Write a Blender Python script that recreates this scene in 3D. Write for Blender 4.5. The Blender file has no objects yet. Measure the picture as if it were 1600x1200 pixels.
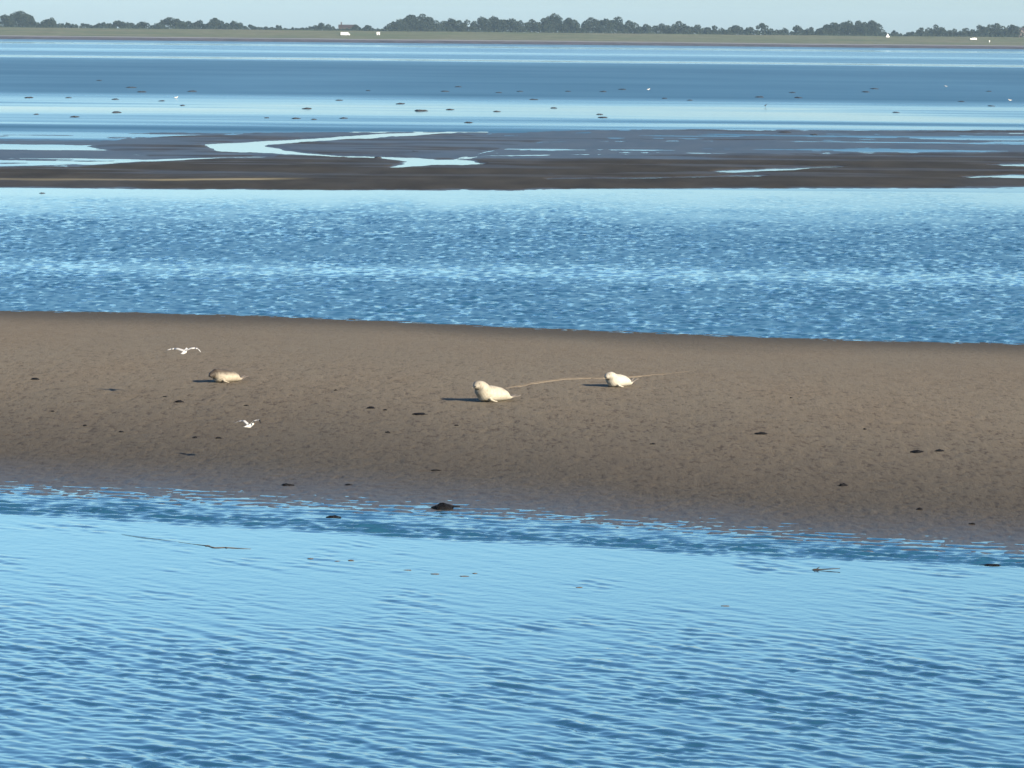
import bpy, bmesh, math, random
import numpy as np
from mathutils import Vector, Matrix

R = math.radians
SC = bpy.context.scene
COL = SC.collection

# ------------------------------------------------------------------ camera
CAM_H = 12.0            # metres above the water
FPX = 7000.0            # focal length in pixels of a 1600 px wide frame
PITCH = math.atan((600 - 46) / FPX)
ROLL = math.atan(0.010)
C0 = np.array([0.0, 0.0, CAM_H])
_r0 = np.array([1.0, 0, 0]); _f = np.array([0, math.cos(PITCH), -math.sin(PITCH)]); _u0 = np.array([0, math.sin(PITCH), math.cos(PITCH)])
_r = _r0 * math.cos(ROLL) + _u0 * math.sin(ROLL)
_u = _u0 * math.cos(ROLL) - _r0 * math.sin(ROLL)
cam_data = bpy.data.cameras.new('camera')
cam_data.sensor_width = 36.0
cam_data.lens = FPX / 1600 * 36
cam_data.clip_start = 0.5
cam_data.clip_end = 40000
cam = bpy.data.objects.new('camera', cam_data)
COL.objects.link(cam)
cam.matrix_world = Matrix(((_r[0], _u[0], -_f[0], C0[0]), (_r[1], _u[1], -_f[1], C0[1]), (_r[2], _u[2], -_f[2], C0[2]), (0, 0, 0, 1)))
SC.camera = cam

# ------------------------------------------------------------------ sky, sun, exposure
SUN_EL, SUN_AZ = R(21.5), R(137)      # azimuth clockwise from +Y: behind the viewer, to the right
w = bpy.data.worlds.new('World'); SC.world = w; w.use_nodes = True
nt = w.node_tree
bg = nt.nodes['Background']
sky = nt.nodes.new('ShaderNodeTexSky'); sky.sky_type = 'NISHITA'; sky.sun_disc = False
sky.sun_elevation = SUN_EL; sky.sun_rotation = SUN_AZ
sky.altitude = 0; sky.air_density = 1.0; sky.dust_density = 0.3; sky.ozone_density = 2.5
# the low sun leaves this sky model straw-coloured near the horizon; the real air that evening was clear and blue there
tc = nt.nodes.new('ShaderNodeTexCoord'); sep = nt.nodes.new('ShaderNodeSeparateXYZ'); nt.links.new(tc.outputs['Generated'], sep.inputs[0])
tr = nt.nodes.new('ShaderNodeValToRGB'); nt.links.new(sep.outputs['Z'], tr.inputs['Fac'])
tr.color_ramp.elements[0].position = 0.0; tr.color_ramp.elements[0].color = (0.42, 0.575, 0.90, 1)
tr.color_ramp.elements[1].position = 0.45; tr.color_ramp.elements[1].color = (0.50, 0.65, 0.88, 1)
t3 = tr.color_ramp.elements.new(0.28); t3.color = (0.59, 0.79, 1.0, 1)
tx = tr.color_ramp.elements.new(0.12); tx.color = (0.77, 1.03, 1.11, 1)
mu = nt.nodes.new('ShaderNodeMix'); mu.data_type = 'RGBA'; mu.blend_type = 'MULTIPLY'; mu.inputs[0].default_value = 1.0
nt.links.new(sky.outputs['Color'], mu.inputs[6]); nt.links.new(tr.outputs['Color'], mu.inputs[7])
nt.links.new(mu.outputs[2], bg.inputs['Color'])
bg.inputs['Strength'].default_value = 0.075
sun_d = bpy.data.lights.new('sun', 'SUN'); sun_d.energy = 5.0; sun_d.angle = R(0.53); sun_d.color = (1.0, 0.86, 0.66)
sun = bpy.data.objects.new('sun', sun_d); COL.objects.link(sun)
sdir = Vector((math.sin(SUN_AZ) * math.cos(SUN_EL), math.cos(SUN_AZ) * math.cos(SUN_EL), math.sin(SUN_EL)))
sun.rotation_euler = (-sdir).to_track_quat('-Z', 'Y').to_euler()
sun.location = (40, -40, 30)
SC.view_settings.view_transform = 'Standard'; SC.view_settings.look = 'None'
SC.view_settings.exposure = 1.35; SC.view_settings.gamma = 1
SC.view_settings.use_curve_mapping = False
SC.cycles.max_bounces = 6
SC.cycles.volume_bounces = 0

# ------------------------------------------------------------------ projection helpers
def ground(u, v, z=0.0):
    """the point of the plane z seen at a pixel of the 1600 x 1200 photograph"""
    d = _f + _r * ((u - 800) / FPX) + _u * ((600 - v) / FPX)
    t = (z - CAM_H) / d[2]
    return C0 + d * t

def at_dist(u, v, Y):
    d = _f + _r * ((u - 800) / FPX) + _u * ((600 - v) / FPX)
    return C0 + d * (Y / d[1])

def project(X, Y, Z=0.0):
    px, py, pz = X - C0[0], Y - C0[1], Z - C0[2]
    q = px * _f[0] + py * _f[1] + pz * _f[2]
    uu = 800 + FPX * (px * _r[0] + py * _r[1] + pz * _r[2]) / q
    vv = 600 - FPX * (px * _u[0] + py * _u[1] + pz * _u[2]) / q
    return uu, vv

# ------------------------------------------------------------------ noise
def _hash(ix, iy, s):
    n = (ix * 374761393 + iy * 668265263 + s * 974634777) & 0xFFFFFFFF
    n = ((n ^ (n >> 13)) * 1274126177) & 0xFFFFFFFF
    n = (n ^ (n >> 16)) & 0xFFFF
    return n / 32767.5 - 1.0

def vnoise(x, y, s=0):
    x = np.asarray(x, float); y = np.asarray(y, float)
    ix = np.floor(x).astype(np.int64); iy = np.floor(y).astype(np.int64)
    fx = x - ix; fy = y - iy
    fx = fx * fx * fx * (fx * (fx * 6 - 15) + 10); fy = fy * fy * fy * (fy * (fy * 6 - 15) + 10)
    a = _hash(ix, iy, s); b = _hash(ix + 1, iy, s); c = _hash(ix, iy + 1, s); d = _hash(ix + 1, iy + 1, s)
    return (a + (b - a) * fx) * (1 - fy) + (c + (d - c) * fx) * fy

def fbm(x, y, s=0, o=4, g=0.5):
    t = 0; a = 1; n = 0
    for k in range(o):
        t = t + a * vnoise(x * 2 ** k + 17.3 * k, y * 2 ** k - 9.1 * k, s + k); n += a; a *= g
    return t / n

def sstep(a, b, x):
    t = np.clip((x - a) / (b - a), 0, 1)
    return t * t * (3 - 2 * t)

# ------------------------------------------------------------------ meshes and tags
def tag(o, label=None, cat=None, group=None, kind=None):
    if label: o['label'] = label
    if cat: o['category'] = cat
    if group: o['group'] = group
    if kind: o['kind'] = kind
    return o

def link(name, me, mat=None, parent=None):
    o = bpy.data.objects.new(name, me); COL.objects.link(o)
    if mat is not None:
        for m in (mat if isinstance(mat, (list, tuple)) else [mat]): me.materials.append(m)
    if parent is not None: o.parent = parent
    return o

def empty(name, loc, rz=0.0):
    o = bpy.data.objects.new(name, None); COL.objects.link(o)
    o.location = loc; o.rotation_euler = (0, 0, rz); o.empty_display_size = 0.2
    return o

def raw_mesh(name, co, faces, attrs=None, smooth=True):
    """co (n,3), faces (m,4) numpy -> mesh"""
    me = bpy.data.meshes.new(name)
    n, m = len(co), len(faces); k = faces.shape[1]
    me.vertices.add(n); me.vertices.foreach_set('co', np.ascontiguousarray(co, np.float32).ravel())
    me.loops.add(m * k); me.loops.foreach_set('vertex_index', np.ascontiguousarray(faces, np.int32).ravel())
    me.polygons.add(m); me.polygons.foreach_set('loop_start', np.arange(0, m * k, k, dtype=np.int32))
    me.update(calc_edges=True)
    me.polygons.foreach_set('use_smooth', np.full(m, smooth))
    for nm, arr in (attrs or {}).items():
        a = me.attributes.new(nm, 'FLOAT', 'POINT'); a.data.foreach_set('value', np.ascontiguousarray(arr, np.float32).ravel())
    return me

def grid_mesh(name, X, Y, Z, attrs=None):
    nr, nc = X.shape
    co = np.stack([X, Y, Z], -1).reshape(-1, 3)
    i = np.arange(nr - 1)[:, None] * nc + np.arange(nc - 1)[None, :]
    faces = np.stack([i, i + 1, i + nc + 1, i + nc], -1).reshape(-1, 4)
    return raw_mesh(name, co, faces, attrs)

def fan(rows, n_mid, mid=0.135, out=0.26, n_out=40):
    t = np.concatenate([np.linspace(-out, -mid, n_out, endpoint=False), np.linspace(-mid, mid, n_mid), np.linspace(mid, out, n_out + 1)[1:]])
    Y = np.repeat(np.asarray(rows)[:, None], len(t), 1)
    return Y * t[None, :], Y

def steps(*segs):
    out = []
    for a, b, s0, s1 in segs:
        y = a
        while y < b:
            out.append(y); y += s0 + (s1 - s0) * (y - a) / (b - a)
    out.append(segs[-1][1])
    return np.array(out)

class MB:
    """collects verts and faces for one mesh object"""
    def __init__(s): s.v = []; s.f = []; s.mi = []
    def add(s, v, f, mi=0):
        b = len(s.v); s.v += [tuple(p) for p in v]; s.f += [tuple(i + b for i in q) for q in f]; s.mi += [mi] * len(f)
    def box(s, lo, hi, mi=0):
        x0, y0, z0 = lo; x1, y1, z1 = hi
        s.add([(x0,y0,z0),(x1,y0,z0),(x1,y1,z0),(x0,y1,z0),(x0,y0,z1),(x1,y0,z1),(x1,y1,z1),(x0,y1,z1)],
              [(3,2,1,0),(4,5,6,7),(0,1,5,4),(1,2,6,5),(2,3,7,6),(3,0,4,7)], mi)
    def loft(s, rings, mi=0, cap=True):
        n = len(rings[0]); v = [p for r in rings for p in r]; f = []
        for i in range(len(rings) - 1):
            for j in range(n):
                k = (j + 1) % n
                f.append((i * n + j, i * n + k, (i + 1) * n + k, (i + 1) * n + j))
        if cap: f.append(tuple(reversed(range(n)))); f.append(tuple((len(rings) - 1) * n + j for j in range(n)))
        s.add(v, f, mi)
    def tube(s, pts, rad, n=10, mi=0):
        rings = []
        for i, p in enumerate(pts):
            a = Vector(pts[max(i - 1, 0)]); b = Vector(pts[min(i + 1, len(pts) - 1)])
            t = (b - a).normalized()
            ref = Vector((0, 1, 0)) if abs(t.y) < 0.9 else Vector((1, 0, 0))
            e1 = ref.cross(t).normalized(); e2 = t.cross(e1)
            rr = rad[i] if hasattr(rad, '__len__') else rad
            ra, rb = rr if hasattr(rr, '__len__') else (rr, rr)
            rings.append([Vector(p) + e1 * (math.cos(2*math.pi*k/n) * ra) + e2 * (math.sin(2*math.pi*k/n) * rb) for k in range(n)])
        s.loft(rings, mi)
    def ball(s, c, r, nu=12, nv=8, mi=0, warp=None):
        rx, ry, rz = r if hasattr(r, '__len__') else (r, r, r)
        v = [(c[0], c[1], c[2] - rz)]; f = []
        for i in range(1, nv):
            ph = math.pi * i / nv - math.pi / 2
            for j in range(nu):
                th = 2 * math.pi * j / nu
                v.append((c[0] + rx*math.cos(ph)*math.cos(th), c[1] + ry*math.cos(ph)*math.sin(th), c[2] + rz*math.sin(ph)))
        v.append((c[0], c[1], c[2] + rz)); last = len(v) - 1
        for j in range(nu):
            k = (j + 1) % nu
            f.append((0, 1 + k, 1 + j))
            for i in range(nv - 2): f.append((1 + i*nu + j, 1 + i*nu + k, 1 + (i+1)*nu + k, 1 + (i+1)*nu + j))
            f.append((1 + (nv-2)*nu + j, 1 + (nv-2)*nu + k, last))
        if warp: v = [warp(Vector(p)) for p in v]
        s.add(v, f, mi)
    def build(s, name, mat, parent=None, smooth=True):
        me = bpy.data.meshes.new(name); me.from_pydata([tuple(p) for p in s.v], [], s.f); me.update()
        o = link(name, me, mat, parent)
        for p, m in zip(me.polygons, s.mi): p.use_smooth = smooth; p.material_index = m
        return o

# ------------------------------------------------------------------ materials
def new_mat(name):
    m = bpy.data.materials.new(name); m.use_nodes = True
    n = m.node_tree; b = n.nodes['Principled BSDF']
    return m, n, b

def node(n, typ, **kw):
    x = n.nodes.new(typ)
    for k, v in kw.items():
        if k.startswith('i_'): x.inputs[k[2:].replace('_', ' ')].default_value = v
        else: setattr(x, k, v)
    return x

def ramp(n, src, stops):
    r = n.nodes.new('ShaderNodeValToRGB'); e = r.color_ramp.elements
    while len(e) < len(stops): e.new(0.5)
    for x, (p, c) in zip(e, stops): x.position = p; x.color = c if len(c) == 4 else (*c, 1)
    n.links.new(src, r.inputs['Fac']); return r.outputs['Color']

def mixc(n, fac, a, b):
    m = n.nodes.new('ShaderNodeMix'); m.data_type = 'RGBA'
    for sock, val in ((m.inputs['Factor'], fac), (m.inputs['A'], a), (m.inputs['B'], b)):
        pass
    ins = [i for i in m.inputs if i.enabled]
    for s_, val in zip((m.inputs[0], m.inputs[6], m.inputs[7]), (fac, a, b)):
        if hasattr(val, 'is_linked'): n.links.new(val, s_)
        else: s_.default_value = val if not isinstance(val, tuple) or len(val) == 4 else (*val, 1)
    return m.outputs[2]

def math_n(n, op, a, b=None, c=None):
    m = n.nodes.new('ShaderNodeMath'); m.operation = op
    for s_, val in zip(m.inputs, (a, b, c)):
        if val is None: continue
        if hasattr(val, 'is_linked'): n.links.new(val, s_)
        else: s_.default_value = val
    return m.outputs[0]

def maprange(n, v, a, b, c, d):
    m = n.nodes.new('ShaderNodeMapRange')
    n.links.new(v, m.inputs[0])
    for s_, x in zip(m.inputs[1:5], (a, b, c, d)): s_.default_value = x
    return m.outputs[0]

def noise_n(n, coord, scale, detail=4, rough=0.55, dist=0.0):
    t = n.nodes.new('ShaderNodeTexNoise'); t.inputs['Scale'].default_value = scale
    t.inputs['Detail'].default_value = detail; t.inputs['Roughness'].default_value = rough; t.inputs['Distortion'].default_value = dist
    n.links.new(coord, t.inputs['Vector']); return t.outputs['Fac']

def coords(n, kind='Object'):
    return n.nodes.new('ShaderNodeTexCoord').outputs[kind]

def attr(n, name):
    a = n.nodes.new('ShaderNodeAttribute'); a.attribute_name = name; return a.outputs['Fac']

def bump(n, h, strength, dist, prev=None):
    b = n.nodes.new('ShaderNodeBump'); b.inputs['Strength'].default_value = strength; b.inputs['Distance'].default_value = dist
    n.links.new(h, b.inputs['Height'])
    if prev is not None: n.links.new(prev, b.inputs['Normal'])
    return b.outputs['Normal']

def stretch(n, co, sx, sy, sz=1.0):
    m = n.nodes.new('ShaderNodeMapping'); m.inputs['Scale'].default_value = (sx, sy, sz)
    n.links.new(co, m.inputs['Vector']); return m.outputs['Vector']

def simple(name, col, rough=0.7, vary=0.25, scale=6.0, spec=0.3, b_str=0.0, b_dist=0.02):
    m, n, b = new_mat(name)
    co = coords(n); f = noise_n(n, co, scale)
    d = tuple(c * (1 - vary) for c in col); l = tuple(min(1, c * (1 + vary)) for c in col)
    n.links.new(ramp(n, f, [(0.3, d), (0.7, l)]), b.inputs['Base Color'])
    b.inputs['Roughness'].default_value = rough; b.inputs['Specular IOR Level'].default_value = spec
    if b_str: n.links.new(bump(n, noise_n(n, co, scale * 2.5), b_str, b_dist), b.inputs['Normal'])
    return m

def water_material():
    m, n, b = new_mat('sea_water')
    co = coords(n)
    b.inputs['Base Color'].default_value = (0.016, 0.076, 0.130, 1)
    b.inputs['IOR'].default_value = 1.333
    n.links.new(attr(n, 'rough'), b.inputs['Roughness'])
    f1 = noise_n(n, stretch(n, co, 1.0, 0.75), 5.0, 3, 0.6)
    f2 = noise_n(n, stretch(n, co, 1.0, 0.6), 1.3, 3, 0.6)
    k = attr(n, 'ripple')
    b1 = n.nodes.new('ShaderNodeBump'); b1.inputs['Distance'].default_value = 0.02
    n.links.new(f1, b1.inputs['Height']); n.links.new(math_n(n, 'MULTIPLY', k, 0.5), b1.inputs['Strength'])
    b2 = n.nodes.new('ShaderNodeBump'); b2.inputs['Distance'].default_value = 0.08
    n.links.new(f2, b2.inputs['Height']); n.links.new(math_n(n, 'MULTIPLY', k, 0.5), b2.inputs['Strength'])
    n.links.new(b1.outputs['Normal'], b2.inputs['Normal'])
    n.links.new(b2.outputs['Normal'], b.inputs['Normal'])
    return m

def sand_material():
    m, n, b = new_mat('tidal_sand')
    co = coords(n)
    big = noise_n(n, stretch(n, co, 0.25, 0.08), 1.0, 4)
    mid = noise_n(n, stretch(n, co, 2.4, 0.9), 1.0, 6, 0.72)
    fine = noise_n(n, stretch(n, co, 5.5, 1.7), 1.0, 4, 0.75)
    c = ramp(n, mid, [(0.3, (0.134, 0.109, 0.077)), (0.7, (0.172, 0.144, 0.105))])
    c = mixc(n, maprange(n, big, 0.35, 0.65, 0.0, 0.6), c, (0.150, 0.132, 0.100, 1))
    pits = maprange(n, fine, 0.36, 0.47, 1.0, 0.0)
    c = mixc(n, math_n(n, 'MULTIPLY', pits, math_n(n, 'MULTIPLY_ADD', attr(n, 'near_bank'), 0.55, 0.30)), c, (0.062, 0.046, 0.034, 1))
    wet = attr(n, 'wet'); damp = attr(n, 'damp')
    c = mixc(n, damp, c, mixc(n, 0.72, c, (0.026, 0.025, 0.024, 1)))
    n.links.new(c, b.inputs['Base Color'])
    n.links.new(maprange(n, wet, 0.0, 1.0, 0.95, 0.42), b.inputs['Roughness'])
    n.links.new(maprange(n, wet, 0.3, 1.0, 0.06, 0.30), b.inputs['Specular IOR Level'])
    nb = bump(n, mid, 0.32, 0.08)
    nb = bump(n, fine, 0.55, 0.05, nb)
    n.links.new(nb, b.inputs['Normal'])
    return m

def mud_material():
    m, n, b = new_mat('tidal_mud')
    co = coords(n)
    mid = noise_n(n, stretch(n, co, 0.25, 0.06), 1.0, 5, 0.6)
    c = ramp(n, mid, [(0.3, (0.026, 0.024, 0.022)), (0.7, (0.050, 0.046, 0.040))])
    c = mixc(n, attr(n, 'pale'), c, (0.24, 0.21, 0.13, 1))
    n.links.new(c, b.inputs['Base Color'])
    wet = attr(n, 'wet')
    n.links.new(maprange(n, wet, 0.0, 1.0, 0.95, 0.34), b.inputs['Roughness'])
    n.links.new(maprange(n, wet, 0.0, 1.0, 0.03, 0.34), b.inputs['Specular IOR Level'])
    n.links.new(bump(n, noise_n(n, co, 1.2, 4), 0.4, 0.05), b.inputs['Normal'])
    return m

M = {}
M['water'] = water_material()
M['sand'] = sand_material()
M['mud'] = mud_material()

# ------------------------------------------------------------------ layout curves (pixel rows of the photograph, laid on the ground)
def curve(pts):
    xs = np.array([p[0] for p in pts], float); ys = np.array([p[1] for p in pts], float)
    return lambda u: np.interp(u, xs, ys)
TOP = curve([(-600, 468), (0, 485), (200, 488), (400, 493), (600, 501), (800, 511), (1000, 519), (1200, 527), (1400, 533), (1600, 537), (2200, 548)])
BOT = curve([(-600, 735), (0, 768), (200, 776), (400, 786), (600, 796), (800, 808), (1000, 822), (1200, 838), (1400, 850), (1600, 862), (2200, 890)])
LIP = curve([(-600, 770), (0, 800), (200, 812), (400, 827), (600, 838), (800, 848), (1000, 858), (1200, 870), (1400, 880), (1600, 890), (2200, 910)])

# distance at which a row curve meets an azimuth, tabulated
_uu = np.linspace(-700, 2300, 601)
def dist_curve(cv):
    pts = np.array([ground(u, cv(u)) for u in _uu])
    t = pts[:, 0] / pts[:, 1]
    return lambda tt: np.interp(tt, t, pts[:, 1])
D_TOP, D_BOT, D_LIP = dist_curve(TOP), dist_curve(BOT), dist_curve(LIP)

def bank_height(X, Y, detail=True):
    t = X / Y
    y0, y1 = D_BOT(t), D_TOP(t)
    p = (Y - y0) / (y1 - y0)                      # 0 at the near waterline, 1 at the far one
    pc = np.clip(p, 0, 1)
    H = 0.62 * np.sin(np.pi * pc ** 1.25) ** 1.1 + 0.0
    H = np.where(p < 0, (Y - y0) * 0.016, H)
    H = np.where(p > 1, (y1 - Y) * 0.03, H)
    H = H + 0.05 * fbm(X * 0.08, Y * 0.03, 5, 3) * sstep(0.05, 0.3, pc) * sstep(1.0, 0.8, pc)
    if detail:
        k = sstep(-0.15, 0.1, p) * (0.15 + 0.85 * sstep(0.70, 0.25, p))
        H = H + k * (0.013 * fbm(X * 1.8, Y * 0.9, 11, 3) + 0.030 * np.minimum(0, vnoise(X * 2.6, Y * 1.3, 21) + 0.45))
        rz = sstep(-0.14, -0.03, p) * sstep(0.22, 0.02, p)                 # sand ripples in the shallow edge
        H = H + rz * (0.008 * fbm(X * 1.3, Y * 0.75, 31, 3) + 0.022 * fbm(X * 5.0, Y * 3.0, 33, 3))
    return H

def bank_h1(x, y): return float(bank_height(np.array([x]), np.array([y]))[0])

def on_bank(u, v):
    p = ground(u, v)
    for _ in range(12):
        p = ground(u, v, bank_h1(p[0], p[1]))
    return p

# ------------------------------------------------------------------ sandbank
rows = steps((97, 112, 0.25, 0.12), (112, 135, 0.10, 0.13), (135, 196, 0.14, 0.30))
X, Y = fan(rows, 640)
Z = bank_height(X, Y)
t_ = X / Y
p_ = (Y - D_BOT(t_)) / (D_TOP(t_) - D_BOT(t_))
pn = p_ + 0.05 * fbm(X * 0.15, Y * 0.05, 8, 3)
damp = np.maximum(0.92 * sstep(0.52, 0.03, pn), 0.95 * sstep(0.76, 1.0, pn))
wet = np.maximum(sstep(0.20, -0.02, pn), 0.08)
tag(link('sandbank', grid_mesh('sandbank', X, Y, Z, {'wet': wet, 'damp': damp, 'near_bank': sstep(0.75, 0.30, pn)}), M['sand']), 'brown sandbank between two channels', kind='structure')

# ------------------------------------------------------------------ far mud flats
FT = curve([(-600, 208), (0, 208), (300, 207), (700, 206), (1000, 202), (1600, 203), (2200, 203)])
FB = curve([(-600, 293), (0, 293), (300, 296), (800, 298), (900, 295), (1600, 294), (2200, 294)])
def seg_dist(u, v, pts, ku=1.0, kv=1.0):
    """distance in rows to a polyline with a half width at each point (u, v, hw)"""
    best = np.full(u.shape, 1e9)
    for (a0, b0, w0), (a1, b1, w1) in zip(pts[:-1], pts[1:]):
        dx, dy = (a1 - a0) * ku, (b1 - b0) * kv
        tt = np.clip((((u - a0) * ku) * dx + ((v - b0) * kv) * dy) / (dx * dx + dy * dy + 1e-9), 0, 1)
        d = np.hypot((u - a0) * ku - tt * dx, (v - b0) * kv - tt * dy) - (w0 + (w1 - w0) * tt)
        best = np.minimum(best, d)
    return best
def flat_fields(X, Y):
    u, v = project(X, Y, 0.0)
    n1 = fbm(X * 0.030, Y * 0.016, 41, 4)
    n2 = fbm(X * 0.10, Y * 0.028, 51, 4)
    n3 = fbm(X * 0.45, Y * 0.10, 55, 4)
    # dry bars: 1 = dry, negative = under water
    bar = np.minimum(v - curve([(-600, 262), (0, 261), (150, 257), (330, 248), (420, 244), (560, 249), (700, 250), (760, 243), (900, 241), (1100, 240), (1300, 239), (1600, 236), (2200, 235)])(u), FB(u) - v) / 8.0
    hump = np.minimum(v - curve([(-600, 230), (130, 230), (200, 216), (400, 207), (700, 206), (760, 214), (2200, 222)])(u),
                      curve([(-600, 228), (130, 228), (260, 250), (480, 252), (700, 252), (760, 238), (850, 222), (2200, 215)])(u) - v) / 8.0
    thin = (3.0 - np.abs(v - curve([(700, 213), (900, 205), (1100, 205), (1250, 207), (1600, 206), (2200, 206)])(u))) / 9.0 - sstep(780, 680, u) * 2
    film = np.minimum(np.minimum(v - FT(u), FB(u) - v) / 6, 0.1)           # the rest: patchy film
    h = np.maximum(np.maximum(bar, hump), thin)
    h = np.clip(h, -1, 1)
    h = np.maximum(h, -0.06 + 0 * h) * 1.0
    thread = fbm(X * 0.022, Y * 0.085, 59, 4)
    patch = 0.045 - 0.40 * np.clip(thread - 0.16, 0, 1) - 0.10 * sstep(FT(u) + 4, FT(u) - 2, v) + 0.05 * n2
    h = np.where(h < 0.02, np.minimum(patch + 0.05 * n3, 0.05), h + 0.30 * n2 + 0.30 * n3)
    h = np.where(film < 0, -0.4, h)
    # water courses cut into the bars
    ch = seg_dist(u, v, [(700, 207, 1.0), (600, 212, 2.2), (500, 218, 2.2), (420, 223, 2.6), (365, 227, 3.6)], 0.08)
    ch = np.minimum(ch, seg_dist(u, v, [(365, 227, 3.6), (395, 235, 4.0), (450, 239, 2.0), (520, 244, 1.5), (600, 246, 1.4), (650, 250, 2.4)], 0.08))
    ch = np.minimum(ch, seg_dist(u, v, [(620, 261, 0.4), (650, 258, 1.4), (690, 254, 4.2), (732, 256, 2.0)], 0.08))
    ch = np.minimum(ch, seg_dist(u, v, [(0, 258, 2.0), (150, 254, 1.6), (330, 247, 1.0), (420, 245, 0.5)], 0.08))
    ch = np.minimum(ch, seg_dist(u, v, [(1145, 268, 2.0), (1200, 266, 1.6), (1300, 261, 0.5)], 0.08))
    ch = np.minimum(ch, seg_dist(u, v, [(870, 280, 0.5), (1060, 278, 0.9), (1180, 275, 0.6)], 0.08))
    ch = np.minimum(ch, seg_dist(u, v, [(1562, 258, 1.0), (1590, 258, 2.4), (1700, 259, 3.0)], 0.08))
    ch = np.minimum(ch, seg_dist(u, v, [(1522, 277, 0.8), (1580, 276, 2.2), (1700, 274, 3.0)], 0.08))
    cn = ch + 0.7 * n2 + 1.0 * n3
    h = np.where(cn < 0.8, np.minimum(h, (cn - 0.2) * 0.4), h)
    wetm = 0.6 * sstep(0.05, 0.35, fbm(X * 0.05, Y * 0.15, 57, 4)) * sstep(288, 270, v) + sstep(0.30, 0.0, h) + 0.30 * sstep(0.15, -0.3, n1 + 0.6 * n2)
    wetm = np.clip(wetm + (0.35 + 0.5 * sstep(-0.05, 0.3, fbm(X * 0.03, Y * 0.11, 58, 4))) * sstep(256, 246, v) * sstep(-0.1, 0.05, h) + 0.55 * sstep(330, 120, u) * sstep(262, 250, v) + 0.35 * sstep(-0.1, 0.35, n2 + n3) * sstep(700, 950, u) * sstep(250, 236, v), 0, 1) * 0.8
    pale = sstep(2.2, 0.2, np.abs(v - curve([(0, 282), (250, 283), (500, 281)])(u))) * sstep(500, 380, u) * sstep(-0.3, 0.3, n1 + 0.2)
    pale = pale + 0.35 * sstep(1.8, 0.2, np.abs(v - 284)) * sstep(900, 500, u) * sstep(0, .4, n2)
    return h, wetm, pale
rows = steps((325, 345, 1.2, 0.6), (345, 420, 0.45, 0.7), (420, 575, 0.7, 1.4), (575, 600, 3, 4))
X, Y = fan(rows, 560)
h, wetm, pale = flat_fields(X, Y)
Z = np.clip(h, -0.5, 1.0) * 0.10
Z = np.where(Z > 0, Z + 0.012, Z)
tag(link('mudflat', grid_mesh('mudflat', X, Y, Z, {'wet': wetm, 'pale': np.clip(pale, 0, 1)}), M['mud']), 'dark tidal mud flat with winding pools', kind='structure')

# ------------------------------------------------------------------ water
rng = np.random.RandomState(7)
def waves(X, Y, lam0, lam1, ncomp, ang, spread, slope, seed, third=0.0):
    r = np.random.RandomState(seed)
    lam = np.exp(r.uniform(math.log(lam0), math.log(lam1), ncomp))
    th = ang + r.normal(0, spread, ncomp); ph = r.uniform(0, 2 * math.pi, ncomp)
    amp = slope * math.sqrt(2.0 / ncomp) * lam / (2 * math.pi)
    E = np.zeros(X.shape, np.float32)
    Xf = X.astype(np.float32); Yf = Y.astype(np.float32)
    for l, a, t, p in zip(lam, amp, th, ph):
        k = 2 * math.pi / l
        q = np.float32(k * math.cos(t)) * Xf + np.float32(k * math.sin(t)) * Yf + np.float32(p)
        E += np.float32(a) * (np.sin(q) + np.float32(0.46) * np.sin(2 * q) + np.float32(third) * np.sin(3 * q))        # short steep face, long back
    return E
rows = steps((58, 70, 0.6, 0.3), (70, 84, 0.06, 0.075), (84, 118, 0.085, 0.13), (118, 126, 0.2, 0.8), (126, 160, 2.0, 2.0), (160, 166, 1.0, 0.3),
             (166, 260, 0.17, 0.28), (260, 350, 0.3, 0.6), (350, 1000, 1.2, 3.0), (1000, 3700, 6, 30))
X, Y = fan(rows, 600)
u, v = project(X, Y, 0.0)
vr = v - 0.010 * (u - 800)
t_ = X / Y
lip = LIP(u)
n_big = fbm(X * 0.05, Y * 0.03, 61, 3)
n_mid = fbm(X * 0.22, Y * 0.10, 71, 3)
# near channel: calm under the bank, rippled towards the viewer, a ruffled strip along the shallow edge
near = (Y < 135)
calm = sstep(1030, 900, v + 45 * n_big + 25 * n_mid)
strip = sstep(6, -4, v - lip + 5 * n_mid)
s_near = (0.080 - 0.075 * calm) * (0.80 + 0.45 * np.clip(n_mid + 0.2, -0.5, 1) + 0.55 * fbm(X * 0.7, Y * 0.45, 75, 3)) + 0.03 * calm * np.clip(fbm(X * 0.5, Y * 0.3, 73, 3) - 0.12, 0, 1) * 3 
s_near = np.where(near, np.clip(s_near, 0.006, 0.2), 0)
e1 = waves(X, Y, 0.45, 1.15, 22, R(50), 0.30, 1.0, 3, 0.22)
e1b = waves(X, Y, 0.30, 0.7, 26, R(75), 0.6, 1.0, 4)
E = s_near * (0.85 * e1 + 0.45 * e1b) * near * (1 - strip)
E = E + near * strip * (0.13 + 0.17 * np.exp(-((v - lip + 11) / 8.0) ** 2)) * waves(X, Y, 0.35, 1.0, 24, R(75), 0.6, 1.0, 5) * 0.7
# mid channel
mid = (Y >= 155) & (Y < 350)
ruff = sstep(292, 372, v + 18 * n_big + 10 * n_mid)
bandp = np.exp(-((v - 426 - 0.012 * (u - 800)) / 12.0) ** 2)
s_mid = 0.014 + 0.100 * ruff
e2 = 0.75 * waves(X, Y, 0.42, 1.3, 40, R(40), 0.24, 1.0, 9) + 0.75 * waves(X, Y, 0.42, 1.3, 40, R(140), 0.24, 1.0, 19) + 0.5 * waves(X, Y, 0.6, 2.4, 24, R(80), 0.5, 1.0, 29)
E = E + np.where(mid, s_mid * (1 - 0.35 * bandp) * e2 * (0.9 + 0.3 * n_mid), 0)
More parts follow.
